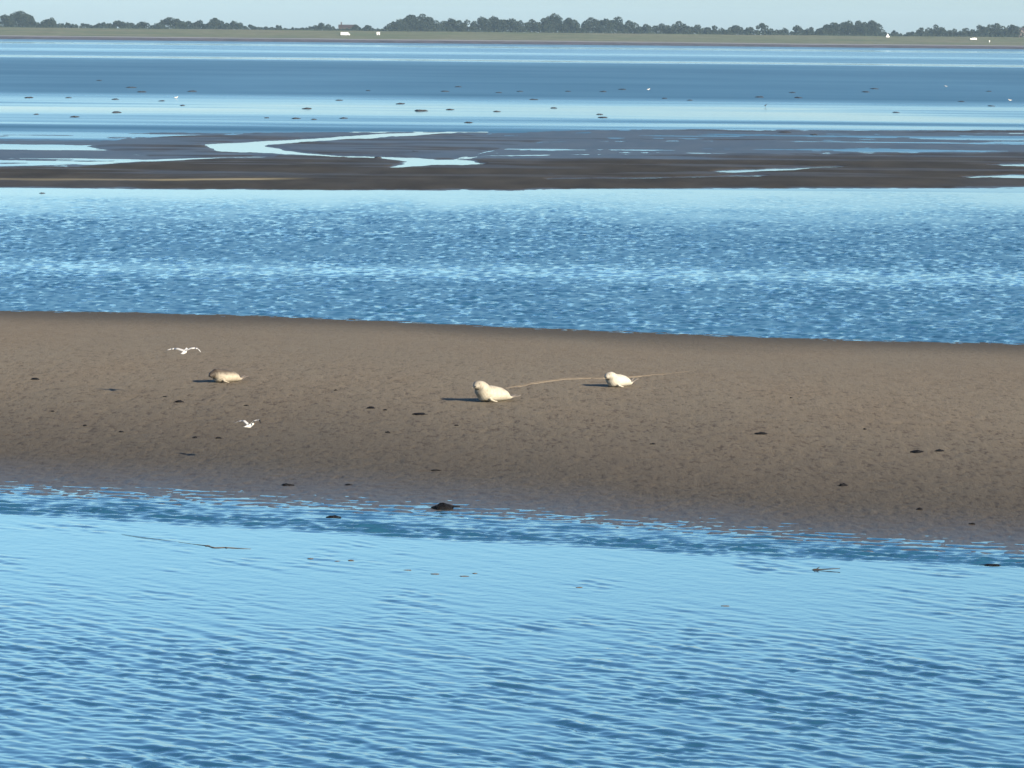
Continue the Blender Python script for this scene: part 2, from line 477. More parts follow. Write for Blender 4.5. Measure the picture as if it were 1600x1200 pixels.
# reflection roughness by sheet of water
rough = np.full(X.shape, 0.04)
rough = np.where(near, 0.03 + 0.08 * strip, rough)
rough = np.where(mid, np.clip(0.09 + 0.21 * ruff * (1 - 0.45 * bandp) - 0.20 * ruff * sstep(0.16, 0.44, fbm(X * 3.2, Y * 0.95, 95, 3) + 0.20 * bandp + 0.16 * n_mid + 0.12 * n_big), 0.035, 0.5), rough)
crk = seg_dist(u, v, [(700, 207, 2), (600, 212, 4), (500, 218, 4), (365, 227, 6), (395, 235, 6), (450, 239, 4), (600, 246, 4), (735, 256, 7)], 0.08)
far_pts = [(69.5, .34), (72, .34), (73, .10), (75, .10), (76.5, .26), (82, .24), (83.5, .14), (85, .2), (88, .30), (92.5, .30), (94, .08), (96, .08), (98, .36), (105, .43), (150, .42), (152, .34), (158, .19), (165, .15), (178, .15), (185, .20), (188, .30), (193, .14), (197, .26), (200, .16), (206, .30), (250, .16), (292, .06), (300, .05)]
farr = np.interp(vr + 1.3 * fbm(X * 0.01, Y * 0.004, 81, 3) * sstep(60, 130, vr), [a for a, b in far_pts], [b for a, b in far_pts])
farr = farr + 0.05 * fbm(X * 0.02, Y * 0.005, 83, 4) * sstep(90, 110, vr) + 0.26 * np.clip(fbm(X * 0.010, Y * 0.045, 85, 4), -0.3, 1) * sstep(152, 168, vr) + 0.05 * fbm(X * 0.01, Y * 0.02, 86, 3)
rough = np.where(Y >= 340, np.clip(np.where((crk < 3) & (v > 206), 0.03, farr), 0.03, 0.5), rough)
ripple = np.where(near, 0.25 + 0.5 * strip, np.where(mid, 0.30 * ruff + 0.06, 0.0))
tag(link('water', grid_mesh('water', X, Y, E, {'rough': rough, 'ripple': ripple}), M['water']), 'blue tidal water of the channels', kind='structure')

# ------------------------------------------------------------------ far shore: sea dike, land behind it
CREST_Z, CREST_Y = 9.6, 3745.0
def dike_z(Y, X):
    prof_y = np.array([3560, 3640, 3660, 3672, 3684, 3692, CREST_Y, 3960, 4010, 4200, 7000])
    prof_z = np.array([-1.0, -0.3, 1.3, 2.3, 2.5, 3.0, CREST_Z, CREST_Z - 0.5, 1.5, 1.0, 1.0])
    return np.interp(Y, prof_y, prof_z)
rows = np.concatenate([[3560, 3640], np.linspace(3646, 3672, 8), [3678, 3684, 3688, 3692], np.linspace(3700, CREST_Y, 12), np.linspace(3760, 3960, 12), [3985, 4010, 4200, 5000, 7000]])
X, Y = fan(rows, 380, n_out=30)
Z = dike_z(Y + 4 * fbm(X * 0.01, Y * 0.0, 91, 3), X) + (0.35 * fbm(X * 0.02, Y * 0.02, 92, 3)) * sstep(3690, 3720, Y)
stone_m = simple('dike_stone', (0.050, 0.040, 0.050), 0.9, 0.5, 0.08, 0.1)
road_m = simple('dike_foot_asphalt', (0.16, 0.155, 0.16), 0.9, 0.15, 0.02, 0.1)
grass_m, n, b = new_mat('dike_grass')
co = coords(n)
f1 = noise_n(n, stretch(n, co, 0.012, 0.02), 1.0, 5, 0.6); f2 = noise_n(n, stretch(n, co, 0.10, 0.10), 1.0, 4, 0.6)
c1 = ramp(n, f1, [(0.32, (0.056, 0.082, 0.040)), (0.5, (0.094, 0.104, 0.060)), (0.68, (0.122, 0.116, 0.082))])
c1 = mixc(n, maprange(n, f2, 0.4, 0.7, 0.0, 0.5), c1, (0.05, 0.056, 0.030, 1))
n.links.new(c1, b.inputs['Base Color']); b.inputs['Roughness'].default_value = 1.0; b.inputs['Specular IOR Level'].default_value = 0.05
me = grid_mesh('dike', X, Y, Z)
nr, nc = X.shape
Yc = Y[:-1, :-1].ravel()
mi = np.where(Yc < 3671, 0, np.where(Yc < 3689, 1, 2)).astype(np.int32)
dk = link('dike', me, [stone_m, road_m, grass_m])
me.polygons.foreach_set('material_index', mi)
tag(dk, 'long grassy sea dike with dark stone foot along the far shore', 'dike', kind='structure')

def dike_at(u, Y):
    """ground point of the dike at a photo column"""
    p = at_dist(u, 60, Y)
    return float(p[0]), float(dike_z(np.array([Y]), np.array([p[0]]))[0])

# trees along the far shore: each has a trunk and a crown of leaf clumps
leaf_m, n, b = new_mat('leaves')
co = coords(n)
oi = n.nodes.new('ShaderNodeObjectInfo')
lc = ramp(n, noise_n(n, co, 0.35, 3), [(0.3, (0.010, 0.017, 0.013)), (0.7, (0.018, 0.027, 0.018))])
lc = mixc(n, maprange(n, oi.outputs['Random'], 0, 1, 0.0, 0.5), lc, (0.018, 0.028, 0.024, 1))
n.links.new(lc, b.inputs['Base Color']); b.inputs['Roughness'].default_value = 0.8; b.inputs['Specular IOR Level'].default_value = 0.1
bark_m = simple('bark', (0.025, 0.021, 0.017), 0.9, 0.3, 1.0, 0.1)

def crown_mesh(w, z0, z1, seed, dens=1.0, lean=0.0, pointy=0.0):
    r = np.random.RandomState(seed)
    h = z1 - z0
    nl = int(7 + w * 1.0)
    c = np.stack([r.uniform(-0.62, 0.62, nl) * w, r.uniform(-0.5, 0.5, nl) * w * 0.8, np.zeros(nl)], 1)
    q = np.abs(c[:, 0]) / w
    topz = z0 + h * (1 - (0.55 + pointy) * q ** 2) 
    rad = r.uniform(0.26, 0.42, nl) * min(w, h * 0.8)
    c[:, 2] = z0 + (topz - rad - z0) * r.uniform(0.35, 1.0, nl)
    c[0] = (lean * w, 0, z1 - rad[0] * 0.95)
    for k_, fx in enumerate((-0.75, -0.25, 0.25, 0.75)): c[1 + k_] = (fx * w, 0, z0 + h * 0.22); rad[1 + k_] = 0.30 * min(w, h)
    c[:, 0] = np.clip(c[:, 0], -w + rad, w - rad) if w > rad.max() else c[:, 0]
    P = []
    for (cx, cy, cz), rr in zip(c, rad):
        m = int(120 * dens * max(0.5, (rr / 2.5) ** 1.6))
        d = r.normal(size=(m, 3)); d /= np.linalg.norm(d, axis=1)[:, None]
        rr_ = rr * (0.55 + 0.5 * r.rand(m) ** 0.5)
        P.append(np.stack([cx + d[:, 0] * rr_, cy + d[:, 1] * rr_, cz + d[:, 2] * rr_ * 0.85], 1))
    P = np.concatenate(P); P[:, 2] = np.abs(P[:, 2])
    m = len(P); s = r.uniform(0.35, 0.85, m)
    a = r.normal(size=(m, 3)); a /= np.linalg.norm(a, axis=1)[:, None]
    b_ = np.cross(a, r.normal(size=(m, 3))); b_ /= np.linalg.norm(b_, axis=1)[:, None]
    a *= s[:, None]; b_ *= (s * 0.75)[:, None]
    co_ = np.stack([P - a, P - b_ * 0.9, P + a, P + b_], 1).reshape(-1, 3)
    return raw_mesh('crown', co_, np.arange(4 * m).reshape(-1, 4), smooth=False)

TREES = [  # u, half width, top v, distance behind the shore, label
 (8, 13, 22, 3790, 'very dark dense tree cut by the left edge of the view'),
 (31, 17, 15.5, 3850, 'tall domed tree near the left edge, highest of the left half'),
 (53, 9, 29, 3830, 'small round tree leaning against the tall domed tree on the left'),
 (80, 13, 27, 3800, 'tree with a pointed tip just right of the tall domed left tree'),
 (104, 14, 35, 3820, 'low scrubby tree right of the pointed tree on the far left'),
 (132, 16, 36, 3850, 'low flat tree in the thin gap of the left tree line'),
 (160, 15, 34, 3840, 'low wide bushy tree left of the long flat-topped crown'),
 (186, 22, 31, 3820, 'long flat-topped tree in the left part of the tree line'),
 (222, 14, 33, 3830, 'small rounded tree between the flat-topped crown and the conical one'),
 (245, 10, 38, 3800, 'lowest bush left of the conical tree on the left'),
 (267, 19, 26, 3800, 'conical tree rising over its neighbours in the left tree line'),
 (294, 13, 32, 3820, 'round dark tree right of the conical one'),
 (312, 10, 31, 3800, 'narrow round tree left of the ball-shaped tree'),
 (337, 12, 27, 3790, 'ball-shaped tree standing out in the left tree line'),
 (351, 10, 37, 3785, 'low bush between the ball-shaped tree and the spreading low tree'),
 (364, 14, 32, 3810, 'spreading low tree right of the ball-shaped tree'),
 (392, 14, 38, 3820, 'low thin tree on the dike crest left of centre'),
 (414, 12, 41, 3830, 'low bushy tree in the lowest stretch of the left tree line'),
 (434, 10, 39, 3800, 'small bump of a tree in the lowest stretch of the left tree line'),
 (458, 15, 42.5, 3830, 'flat hedge-like tree left of the farmhouse group'),
 (482, 14, 41, 3820, 'low sloping tree left of the small dome by the farmhouse'),
 (503, 13, 34.5, 3790, 'small domed tree left of the farmhouse'),
 (520, 9, 41, 3800, 'low tree touching the left end of the farmhouse'),
 (541, 7, 45, 3785, 'low bush in front of the farmhouse wall'),
 (556, 6, 38, 3780, 'little round tree in front of the farmhouse right end'),
 (573, 8, 38.5, 3800, 'thin airy tree right of the farmhouse'),
 (590, 9, 47.5, 3790, 'lowest bush in the gap before the tall wood'),
 (606, 9, 42, 3790, 'sloping bush at the left foot of the tall wood'),
 (622, 15, 29, 3800, 'broad tree forming the sloping left side of the tall wood'),
 (643, 19, 22, 3830, 'large rounded tree in the tall wood left of centre'),
 (660, 13, 20.5, 3800, 'tallest tree of the wood, with a steep right side'),
 (680, 11, 31, 3810, 'lower tree in the notch right of the tallest tree'),
 (706, 17, 28, 3820, 'round broad tree right of the notch in the tall wood'),
 (729, 11, 30, 3790, 'small round tree before the V-shaped gap in the wood'),
 (752, 13, 25, 3810, 'tall tree just right of the V-shaped gap'),
 (773, 14, 24.5, 3830, 'flat-topped tall tree near the centre of the tree line'),
 (797, 15, 28, 3800, 'broad tree in the middle of the view'),
 (813, 9, 31, 3790, 'low tree right of the middle of the tree line'),
 (831, 9, 29.5, 3820, 'small tree left of the highest central dome'),
 (849, 12, 27, 3800, 'shoulder tree on the left of the highest central dome'),
 (868, 16, 20, 3830, 'highest domed tree right of centre'),
 (889, 12, 27, 3800, 'shoulder tree on the right of the highest central dome'),
 (901, 9, 35, 3790, 'low dark tree in the dip right of the highest central dome'),
 (925, 13, 26, 3820, 'round tree, left one of a twin-headed pair'),
 (945, 10, 28, 3790, 'tree filling the middle of the twin-headed pair'),
 (965, 13, 25, 3830, 'round tree, right one of a twin-headed pair'),
 (984, 12, 31, 3800, 'sloping tree falling away right of the twin-headed pair'),
 (1007, 10, 37, 3790, 'small low tree in the dip before the long even wood'),
 (1035, 15, 36, 3820, 'low broad tree at the start of the long even wood'),
 (1061, 13, 32, 3800, 'tree with a small knob on top in the long even wood'),
 (1088, 14, 37.5, 3820, 'flat tree right of the knobbed tree'),
 (1118, 16, 39, 3800, 'wide low tree in the long even wood'),
 (1150, 15, 38.5, 3830, 'rounded low tree in the long even wood'),
 (1172, 10, 41.5, 3790, 'lowest tree at the end of the long even wood'),
 (1191, 8, 35, 3800, 'narrow upright tree ending the long even wood'),
 (1204, 6, 44, 3790, 'bush in the dip right of the narrow upright tree'),
 (1225, 13, 43, 3810, 'low tree left of the little spike-topped tree'),
 (1246, 7, 38.5, 3790, 'little spike-topped tree right of centre'),
 (1266, 11, 41.5, 3820, 'low tree right of the little spike-topped tree'),
 (1283, 9, 43, 3790, 'low bush at the left foot of the large block-shaped wood'),
 (1302, 14, 34, 3800, 'tree at the left corner of the block-shaped wood'),
 (1324, 15, 31, 3830, 'broad tree in the middle of the block-shaped wood'),
 (1342, 10, 31.5, 3790, 'tree left of the split in the block-shaped wood'),
 (1361, 15, 30.5, 3810, 'steep-sided tree at the right corner of the block-shaped wood'),
 (1383, 6, 50, 3780, 'tiny bush right of the block-shaped wood'),
 (1398, 8, 47, 3790, 'small round bush alone in the gap on the right'),
 (1424, 9, 49, 3790, 'low sloping bush at the start of the right-hand wood'),
 (1440, 9, 42.5, 3800, 'square-edged tree at the start of the right-hand wood'),
 (1463, 14, 38, 3820, 'domed tree in the right-hand wood'),
 (1490, 13, 44, 3800, 'low tree in the saddle of the right-hand wood'),
 (1511, 11, 43, 3790, 'low tree just above the white car'),
 (1530, 13, 38, 3820, 'tree rising right above the white car'),
 (1555, 14, 35, 3830, 'highest tree of the right-hand wood, with a ragged tip'),
 (1582, 12, 37.5, 3800, 'round tree left of the pale gabled house'),
 (1600, 10, 40, 3880, 'tree at the right edge of the view behind the pale gabled house'),
]
for i, (u, hw, tv, yy, lab) in enumerate(TREES):
    x, gz = dike_at(u, yy)
    top = at_dist(u, tv, yy)
    hgt = max(2.2, float(top[2]) - gz)
    wid = hw * yy / FPX * 1.5
    t = empty('tree', (x, yy, gz - 0.15))
    tag(t, lab, 'tree', 'trees along the far shore')
    mb = MB(); th = hgt * 0.6
    mb.tube([(0, 0, 0), (0.1, 0, th * 0.4), (0.0, 0.1, th)], [0.03 * hgt, 0.022 * hgt, 0.008 * hgt], 7)
    for k in range(3):
        a = 2.1 * k + i
        mb.tube([(0.05, 0, th * 0.45), (math.cos(a) * wid * 0.3, math.sin(a) * wid * 0.3, th * 0.75), (math.cos(a) * wid * 0.5, math.sin(a) * wid * 0.5, th * 1.0)], [0.012 * hgt, 0.008 * hgt, 0.004 * hgt], 5)
    mb.build('trunk', bark_m, t)
    link('crown', crown_mesh(wid, 0.0, hgt, 300 + i, 1.0, 0.1 * math.sin(i * 2.3), 0.25 * (i % 3 == 1)), leaf_m, t)

# thin scrub along the crest: one mass nobody could count
r = np.random.RandomState(17)
us = r.uniform(-250, 1850, 5200)
P = []
for u_ in us:
    yy = r.uniform(3748, 3775); x, gz = dike_at(u_, yy)
    P.append((x, yy, gz + r.rand() ** 2 * 1.5))
P = np.array(P); m = len(P); s_ = r.uniform(0.5, 1.1, m)
a = r.normal(size=(m, 3)); a /= np.linalg.norm(a, axis=1)[:, None]
b_ = np.cross(a, r.normal(size=(m, 3))); b_ /= np.linalg.norm(b_, axis=1)[:, None]
a *= s_[:, None]; b_ *= (s_ * 0.8)[:, None]
tag(link('scrub', raw_mesh('scrub', np.stack([P - a, P - b_, P + a, P + b_], 1).reshape(-1, 3), np.arange(4 * m).reshape(-1, 4), smooth=False), leaf_m),
    'low dark scrub along the crest of the dike', 'scrub', kind='stuff')

# ------------------------------------------------------------------ vehicles and houses on the dike
white_m = simple('white_paint', (0.80, 0.80, 0.78), 0.4, 0.04, 1.0, 0.5)
glass_m = simple('dark_glass', (0.02, 0.025, 0.03), 0.1, 0.1, 1.0, 0.5)
tyre_m = simple('tyre_rubber', (0.02, 0.02, 0.02), 0.9, 0.1, 4.0, 0.2)
rim_m = simple('rim_metal', (0.4, 0.4, 0.4), 0.4, 0.1, 4.0, 0.5)
lamp_m = simple('lamp_lens', (0.7, 0.6, 0.5), 0.2, 0.1, 4.0, 0.5)
def vehicle(name, cat, u, v, L, H, W, prof, glass, lab, face=1):
    """prof: side outline (x along, z up) in units of L and H; stands side-on on the dike slope"""
    best = min(np.linspace(3690, 3742, 105), key=lambda y: abs(project(at_dist(u, v, y)[0], y, dike_z(np.array([y]), 0)[0])[1] - v))
    x, gz = dike_at(u, best)
    t = empty(name, (x, best, gz + 0.02)); tag(t, lab, cat)
    mb = MB(); f = face
    pts = [(f * (a - 0.5) * L, b * H) for a, b in prof]
    ins = [((a) * 0.96, b_ if b_ < 0.3 * H else b_ ) for a, b_ in pts]
    rings = [[(a, -W / 2, z) for a, z in ins], [(a, -W / 2 + 0.12, z) for a, z in pts], [(a, W / 2 - 0.12, z) for a, z in pts], [(a, W / 2, z) for a, z in ins]]
    if f < 0: rings = rings[::-1]
    mb.loft(rings); mb.build('body', white_m, t, smooth=False)
    for side in (-1, 1):
        for (a0, a1, z0, z1) in glass:
            g = MB(); xs = sorted((f * (a0 - 0.5) * L, f * (a1 - 0.5) * L))
            g.box((xs[0], side * W / 2 - 0.02, z0 * H), (xs[1], side * W / 2 + 0.02, z1 * H)); g.build('window', glass_m, t, smooth=False)
    rw = 0.34 if L < 6 else 0.42
    for side in (-1, 1):
        for a in (0.2, 0.8):
            wb = MB(); cx = f * (a - 0.5) * L
            wb.loft([[(cx + rw * math.cos(k * math.pi / 8), side * (W / 2 - 0.1) + dy, rw + rw * math.sin(k * math.pi / 8)) for k in range(16)] for dy in (-0.13, 0.13)])
            wo = wb.build('wheel', tyre_m, t)
            rb = MB(); rb.loft([[(cx + 0.6 * rw * math.cos(k * math.pi / 8), side * (W / 2 - 0.1) + dy, rw + 0.6 * rw * math.sin(k * math.pi / 8)) for k in range(16)] for dy in (-0.14, 0.14)])
            rb.build('rim', rim_m, wo)
    for side in (-1, 1):
        hb = MB(); fx = f * 0.5 * L * 0.985
        hb.box((fx - 0.06, side * W * 0.36 - 0.12, 0.36 * H), (fx + 0.05, side * W * 0.36 + 0.12, 0.46 * H)); hb.build('headlight', lamp_m, t, smooth=False)
    return t
vehicle('parked_van', 'van', 539.5, 55.5, 7.6, 2.7, 2.1,
        [(0.0, .14), (1.0, .14), (1.0, .42), (.93, .52), (.86, .93), (.80, 1.0), (0.02, 1.0), (0.0, .95)], [(.80, .90, .58, .86)],
        'long white van parked side-on on the far dike below the farmhouse', 1)
vehicle('parked_car', 'car', 1521, 62.5, 5.6, 2.1, 1.9,
        [(0.0, .18), (1.0, .18), (1.0, .48), (.96, .58), (.74, .64), (.60, .98), (.52, 1.0), (.14, 1.0), (.03, .66), (0, .55)], [(.36, .62, .66, .92), (.10, .33, .66, .92)],
        'white estate car parked on the far dike under the right-hand wood', -1)

brick_m = simple('brick', (0.055, 0.040, 0.036), 0.9, 0.2, 1.0, 0.1)
tile_m = simple('roof_tile', (0.034, 0.022, 0.022), 0.85, 0.2, 1.0, 0.2)
pale_wall_m = simple('pale_render', (0.30, 0.25, 0.23), 0.9, 0.1, 1.0, 0.1)
def house(u, yy, W, D, He, Hr, wall_m, lab, rz=0.0, gable_front=False, name='farmhouse', chim=True):
    x, gz = dike_at(u, yy)
    t = empty(name, (x, yy, gz - 0.1), rz); tag(t, lab, 'house')
    mb = MB()
    mb.add([(-W/2,-D/2,0),(W/2,-D/2,0),(W/2,D/2,0),(-W/2,D/2,0),(-W/2,-D/2,He),(W/2,-D/2,He),(W/2,D/2,He),(-W/2,D/2,He),(-W/2,0,Hr),(W/2,0,Hr)],
           [(0,1,5,4),(2,3,7,6),(1,2,6,9,5),(3,0,4,8,7)])
    mb.build('wall', wall_m, t, smooth=False)
    rf = MB(); o = 0.35
    for sgn in (-1, 1):
        sl = (Hr - He) / (D / 2)
        y0 = sgn * (D/2 + o); z0 = He - sl * o
        v = [(-W/2-o, y0, z0+0.03), (W/2+o, y0, z0+0.03), (W/2+o, 0, Hr+0.03), (-W/2-o, 0, Hr+0.03)]
        v += [(a, b, c + 0.22) for a, b, c in v]
        rf.add(v, [(0,1,2,3),(4,5,6,7),(0,1,5,4),(1,2,6,5),(2,3,7,6),(3,0,4,7)])
    ro = rf.build('roof', tile_m, t, smooth=False)
    if chim:
        c = MB(); c.box((-W*0.36-0.5, -0.5, Hr-0.8), (-W*0.36+0.5, 0.5, Hr+2.4)); c.build('chimney', brick_m, ro, smooth=False)
    for k in (-0.28, 0.0, 0.28):
        wn = MB(); wn.box((k*W-0.55, -D/2-0.04, 1.1), (k*W+0.55, -D/2+0.02, 2.6)); wn.build('window', glass_m, t, smooth=False)
    return t
house(543, 3850, 15, 8, 3.0, 5.2, brick_m, 'dark red-roofed farmhouse with chimney above the white van')
house(1597, 3842, 9, 8, 4.0, 8.4, pale_wall_m, 'pale gabled house half hidden among trees at the right edge', R(70), chim=False)

def small_block(name, u, v, lab, cat, build):
    best = min(np.linspace(3690, 3744, 109), key=lambda y: abs(project(at_dist(u, v, y)[0], y, dike_z(np.array([y]), 0)[0])[1] - v))
    x, gz = dike_at(u, best)
    t = empty(name, (x, best, gz - 0.05)); tag(t, lab, cat); build(t); return t
def shed(t):
    mb = MB(); mb.add([(-1.2,-1,0),(1.2,-1,0),(1.2,1,0),(-1.2,1,0),(-1.2,-1,1.7),(1.2,-1,1.7),(1.2,1,1.7),(-1.2,1,1.7),(-1.2,0,2.3),(1.2,0,2.3)], [(0,1,5,4),(2,3,7,6),(1,2,6,9,5),(3,0,4,8,7)])
    mb.build('wall', white_m, t, smooth=False)
    rf = MB()
    for s in (-1, 1): rf.add([(-1.35, s*1.15, 1.66), (1.35, s*1.15, 1.66), (1.35, 0, 2.36), (-1.35, 0, 2.36), (-1.35, s*1.15, 1.74), (1.35, s*1.15, 1.74), (1.35, 0, 2.44), (-1.35, 0, 2.44)], [(0,1,2,3),(4,5,6,7),(0,1,5,4),(1,2,6,5),(2,3,7,6),(3,0,4,7)])
    rf.build('roof', white_m, t, smooth=False)
    d = MB(); d.box((-0.4, -1.03, 0), (0.4, -0.98, 1.4)); d.build('door', glass_m, t, smooth=False)
small_block('dike_hut', 591, 54.5, 'tiny white hut on the dike right of the white van', 'hut', shed)
def tent(t):
    mb = MB(); mb.add([(-1.6,-1.6,0),(1.6,-1.6,0),(1.6,1.6,0),(-1.6,1.6,0),(0,0,3.0)], [(0,1,4),(1,2,4),(2,3,4),(3,0,4),(3,2,1,0)]); mb.build('canopy', white_m, t, smooth=False)
    p = MB(); p.tube([(0,0,2.6),(0,0,3.3)], 0.05, 6); p.build('pole', rim_m, t)
small_block('white_tent', 1387, 58, 'small white pointed tent on the dike right of the block-shaped wood', 'tent', tent)
def post(t):
    p = MB(); p.tube([(0,0,0),(0,0,1.0)], 0.22, 8); p.build('post', rim_m, t)
    q = MB(); q.tube([(0,0,1.0),(0,0,1.9)], 0.5, 10); q.build('marker_drum', white_m, t)
small_block('marker_post', 1546, 67, 'small white marker post on the dike right of the white car', 'marker post', post)


# ------------------------------------------------------------------ seals
def seal_mat(name, pale, mid_c, dark, spots, back, face=0.35):
    m, n, b = new_mat(name)
    co = coords(n)
    sp = n.nodes.new('ShaderNodeSeparateXYZ'); n.links.new(co, sp.inputs[0])
    f = noise_n(n, co, 5.0, 3)
    c = ramp(n, f, [(0.35, mid_c), (0.65, pale)])
    bk = maprange(n, math_n(n, 'ADD', sp.outputs['Z'], math_n(n, 'MULTIPLY', f, 0.2)), 0.36, 0.52, 0.0, back)
    c = mixc(n, bk, c, (*dark, 1))
    s1 = maprange(n, noise_n(n, co, 9.0, 3), 0.58, 0.70, 0.0, spots)
    c = mixc(n, s1, c, (*dark, 1))
    fl = maprange(n, sp.outputs['X'], -0.74, -0.66, 0.85, 0.0)
    c = mixc(n, fl, c, (0.10, 0.085, 0.075, 1))
    mz = maprange(n, sp.outputs['X'], 0.46, 0.56, 0.0, face)
    c = mixc(n, mz, c, (0.035, 0.028, 0.022, 1))
    n.links.new(c, b.inputs['Base Color']); b.inputs['Roughness'].default_value = 0.65; b.inputs['Specular IOR Level'].default_value = 0.2
    n.links.new(bump(n, noise_n(n, stretch(n, co, 20, 60, 60), 1.0, 3), 0.15, 0.01), b.inputs['Normal'])
    return m
eye_m = simple('dark_eye', (0.01, 0.01, 0.01), 0.15, 0.1, 10, 0.5)
whisk_m = simple('whisker', (0.25, 0.22, 0.18), 0.6, 0.1, 10, 0.2)
def make_seal(u, v, heading, mat, label, scale=1.0, head_z=0.56, head_yaw=0.0, fl_z=0.22, roll=0.0):
    hz_ = head_z
    neck = 0.30 + (hz_ - 0.30) * 0.45
    cy, sy = math.cos(head_yaw), math.sin(head_yaw)
    def hd(d, z): return (0.52 + d * cy, d * sy, z)
    spine = [(-0.70, 0, 0.09, 0.040, 0.060), (-0.62, 0, 0.11, 0.075, 0.10), (-0.50, 0, 0.16, 0.145, 0.175), (-0.30, 0, 0.21, 0.205, 0.245), (-0.05, 0, 0.24, 0.24, 0.285),
             (0.15, 0, 0.25, 0.25, 0.295), (0.30, 0, 0.27, 0.25, 0.275), (0.40, 0, neck, 0.235, 0.25), (0.47, 0.02 * sy, 0.5 * (neck + hz_) + 0.01, 0.195, 0.205),
             (*hd(0.02, hz_ - 0.015), 0.145, 0.155), (*hd(0.09, hz_ - 0.010), 0.130, 0.140), (*hd(0.17, hz_ - 0.025), 0.100, 0.112), (*hd(0.235, hz_ - 0.045), 0.062, 0.076), (*hd(0.28, hz_ - 0.052), 0.040, 0.050)]
    mb = MB()
    mb.tube([p[:3] for p in spine], [(p[3], p[4]) for p in spine], 20)
    for sd in (-1, 1):
        # fore flipper with five short digits at its end
        mb.tube([(0.27, sd * 0.20, 0.14), (0.25, sd * 0.27, 0.085), (0.17, sd * 0.315, 0.045), (0.06, sd * 0.325, 0.030)], [(0.050, 0.06), (0.040, 0.06), (0.028, 0.055), (0.016, 0.03)], 10)
        # hind flipper fan
        mb.tube([(-0.66, sd * 0.03, 0.10), (-0.76, sd * 0.06, 0.5 * (0.1 + fl_z)), (-0.88, sd * 0.10, fl_z), (-0.98, sd * 0.13, fl_z + 0.02)], [(0.035, 0.05), (0.025, 0.05), (0.020, 0.075), (0.012, 0.05)], 10)
    me = bpy.data.meshes.new('seal'); me.from_pydata(mb.v, [], mb.f); me.update()
    o = link('seal', me, mat)
    rm = o.modifiers.new('fuse', 'REMESH'); rm.mode = 'VOXEL'; rm.voxel_size = 0.014; rm.use_smooth_shade = True
    sm = o.modifiers.new('smooth', 'SMOOTH'); sm.factor = 0.5; sm.iterations = 4
    p = on_bank(u, v); x, y = p[0], p[1]
    o.location = (x, y, bank_h1(x, y) - 0.015); o.scale = (scale,) * 3; o.rotation_euler = (roll, 0, math.atan2(heading[1], heading[0]))
    tag(o, label, 'seal', 'seals resting on the sandbank')
    for sd in (-1, 1):
        e = MB(); d, w_ = 0.165, 0.075
        px, py = 0.52 + d * cy - sd * w_ * sy, d * sy + sd * w_ * cy
        e.ball((px, py, (hz_ + 0.030)), 0.026, 10, 7); e.build('eye', eye_m, o)
    nb = MB(); nb.ball(((0.52 + 0.288 * cy), 0.288 * sy, (hz_ - 0.035)), (0.022, 0.028, 0.018), 10, 7); nb.build('nose', eye_m, o)
    for sd in (-1, 1):
        wk = MB()
        for k in range(5):
            bx, by = 0.52 + 0.25 * cy - sd * 0.05 * sy, 0.25 * sy + sd * 0.05 * cy
            ex, ey = bx + 0.05 * cy - sd * 0.11 * sy, by + 0.05 * sy + sd * 0.11 * cy
            wk.tube([(bx, by, (hz_ - 0.06)), (ex, ey, (hz_ - 0.085 + 0.018 * (k - 2)))], 0.0011, 4)
        wk.build('whiskers', whisk_m, o)
    return o
cream = seal_mat('cream_fur', (0.37, 0.345, 0.285), (0.28, 0.255, 0.205), (0.14, 0.115, 0.09), 0.45, 0.15)
cream2 = seal_mat('cream_white_fur', (0.42, 0.40, 0.345), (0.34, 0.32, 0.27), (0.16, 0.135, 0.105), 0.35, 0.12)
grey = seal_mat('grey_backed_fur', (0.33, 0.295, 0.235), (0.24, 0.21, 0.165), (0.050, 0.040, 0.032), 0.6, 0.95, 0.95)
make_seal(769, 627, (-0.78, -0.62), cream, 'largest cream seal holding its head high at the near end of the drag trail', 1.04, 0.53, 0.55, 0.14)
make_seal(966, 604, (-0.70, -0.72), cream2, 'cream white seal lying in the middle of the drag trail, rightmost of the three', 0.86, 0.45, 0.40, 0.26)
make_seal(352, 597, (-0.72, -0.60), grey, 'seal with dark head and grey mottled back, lying apart on the left', 0.88, 0.33, 0.35, 0.20)

# pale drag trail pressed into the sand by the seals
trail_m, n, b = new_mat('dry_trail_sand')
co = coords(n)
n.links.new(ramp(n, noise_n(n, co, 3.0, 4, 0.65), [(0.3, (0.135, 0.110, 0.080)), (0.7, (0.20, 0.168, 0.125))]), b.inputs['Base Color'])
b.inputs['Roughness'].default_value = 0.95; b.inputs['Specular IOR Level'].default_value = 0.05
tp = [(788, 607), (815, 602.5), (845, 597), (875, 593), (905, 591), (935, 590.5), (965, 590), (1000, 587.5), (1030, 585), (1075, 580)]
tw = [0.04, 0.12, 0.17, 0.22, 0.27, 0.27, 0.20, 0.12, 0.06, 0.02]
cs = [on_bank(*p)[:2] for p in tp]
tt = np.linspace(0, len(cs) - 1, 200)
px_ = np.interp(tt, range(len(cs)), [c[0] for c in cs]); py_ = np.interp(tt, range(len(cs)), [c[1] for c in cs]); pw = np.interp(tt, range(len(cs)), tw)
kern = np.ones(15) / 15
px_[7:-7] = np.convolve(px_, kern, 'valid'); py_[7:-7] = np.convolve(py_, kern, 'valid')
pw = pw * (1 + 0.45 * vnoise(tt * 3, tt * 0, 5))
py_ = py_ + 0.12 * vnoise(tt * 2.2, tt * 0, 6)
tx_, ty_ = np.gradient(px_), np.gradient(py_); ln = np.hypot(tx_, ty_); nx, ny = -ty_ / ln, tx_ / ln
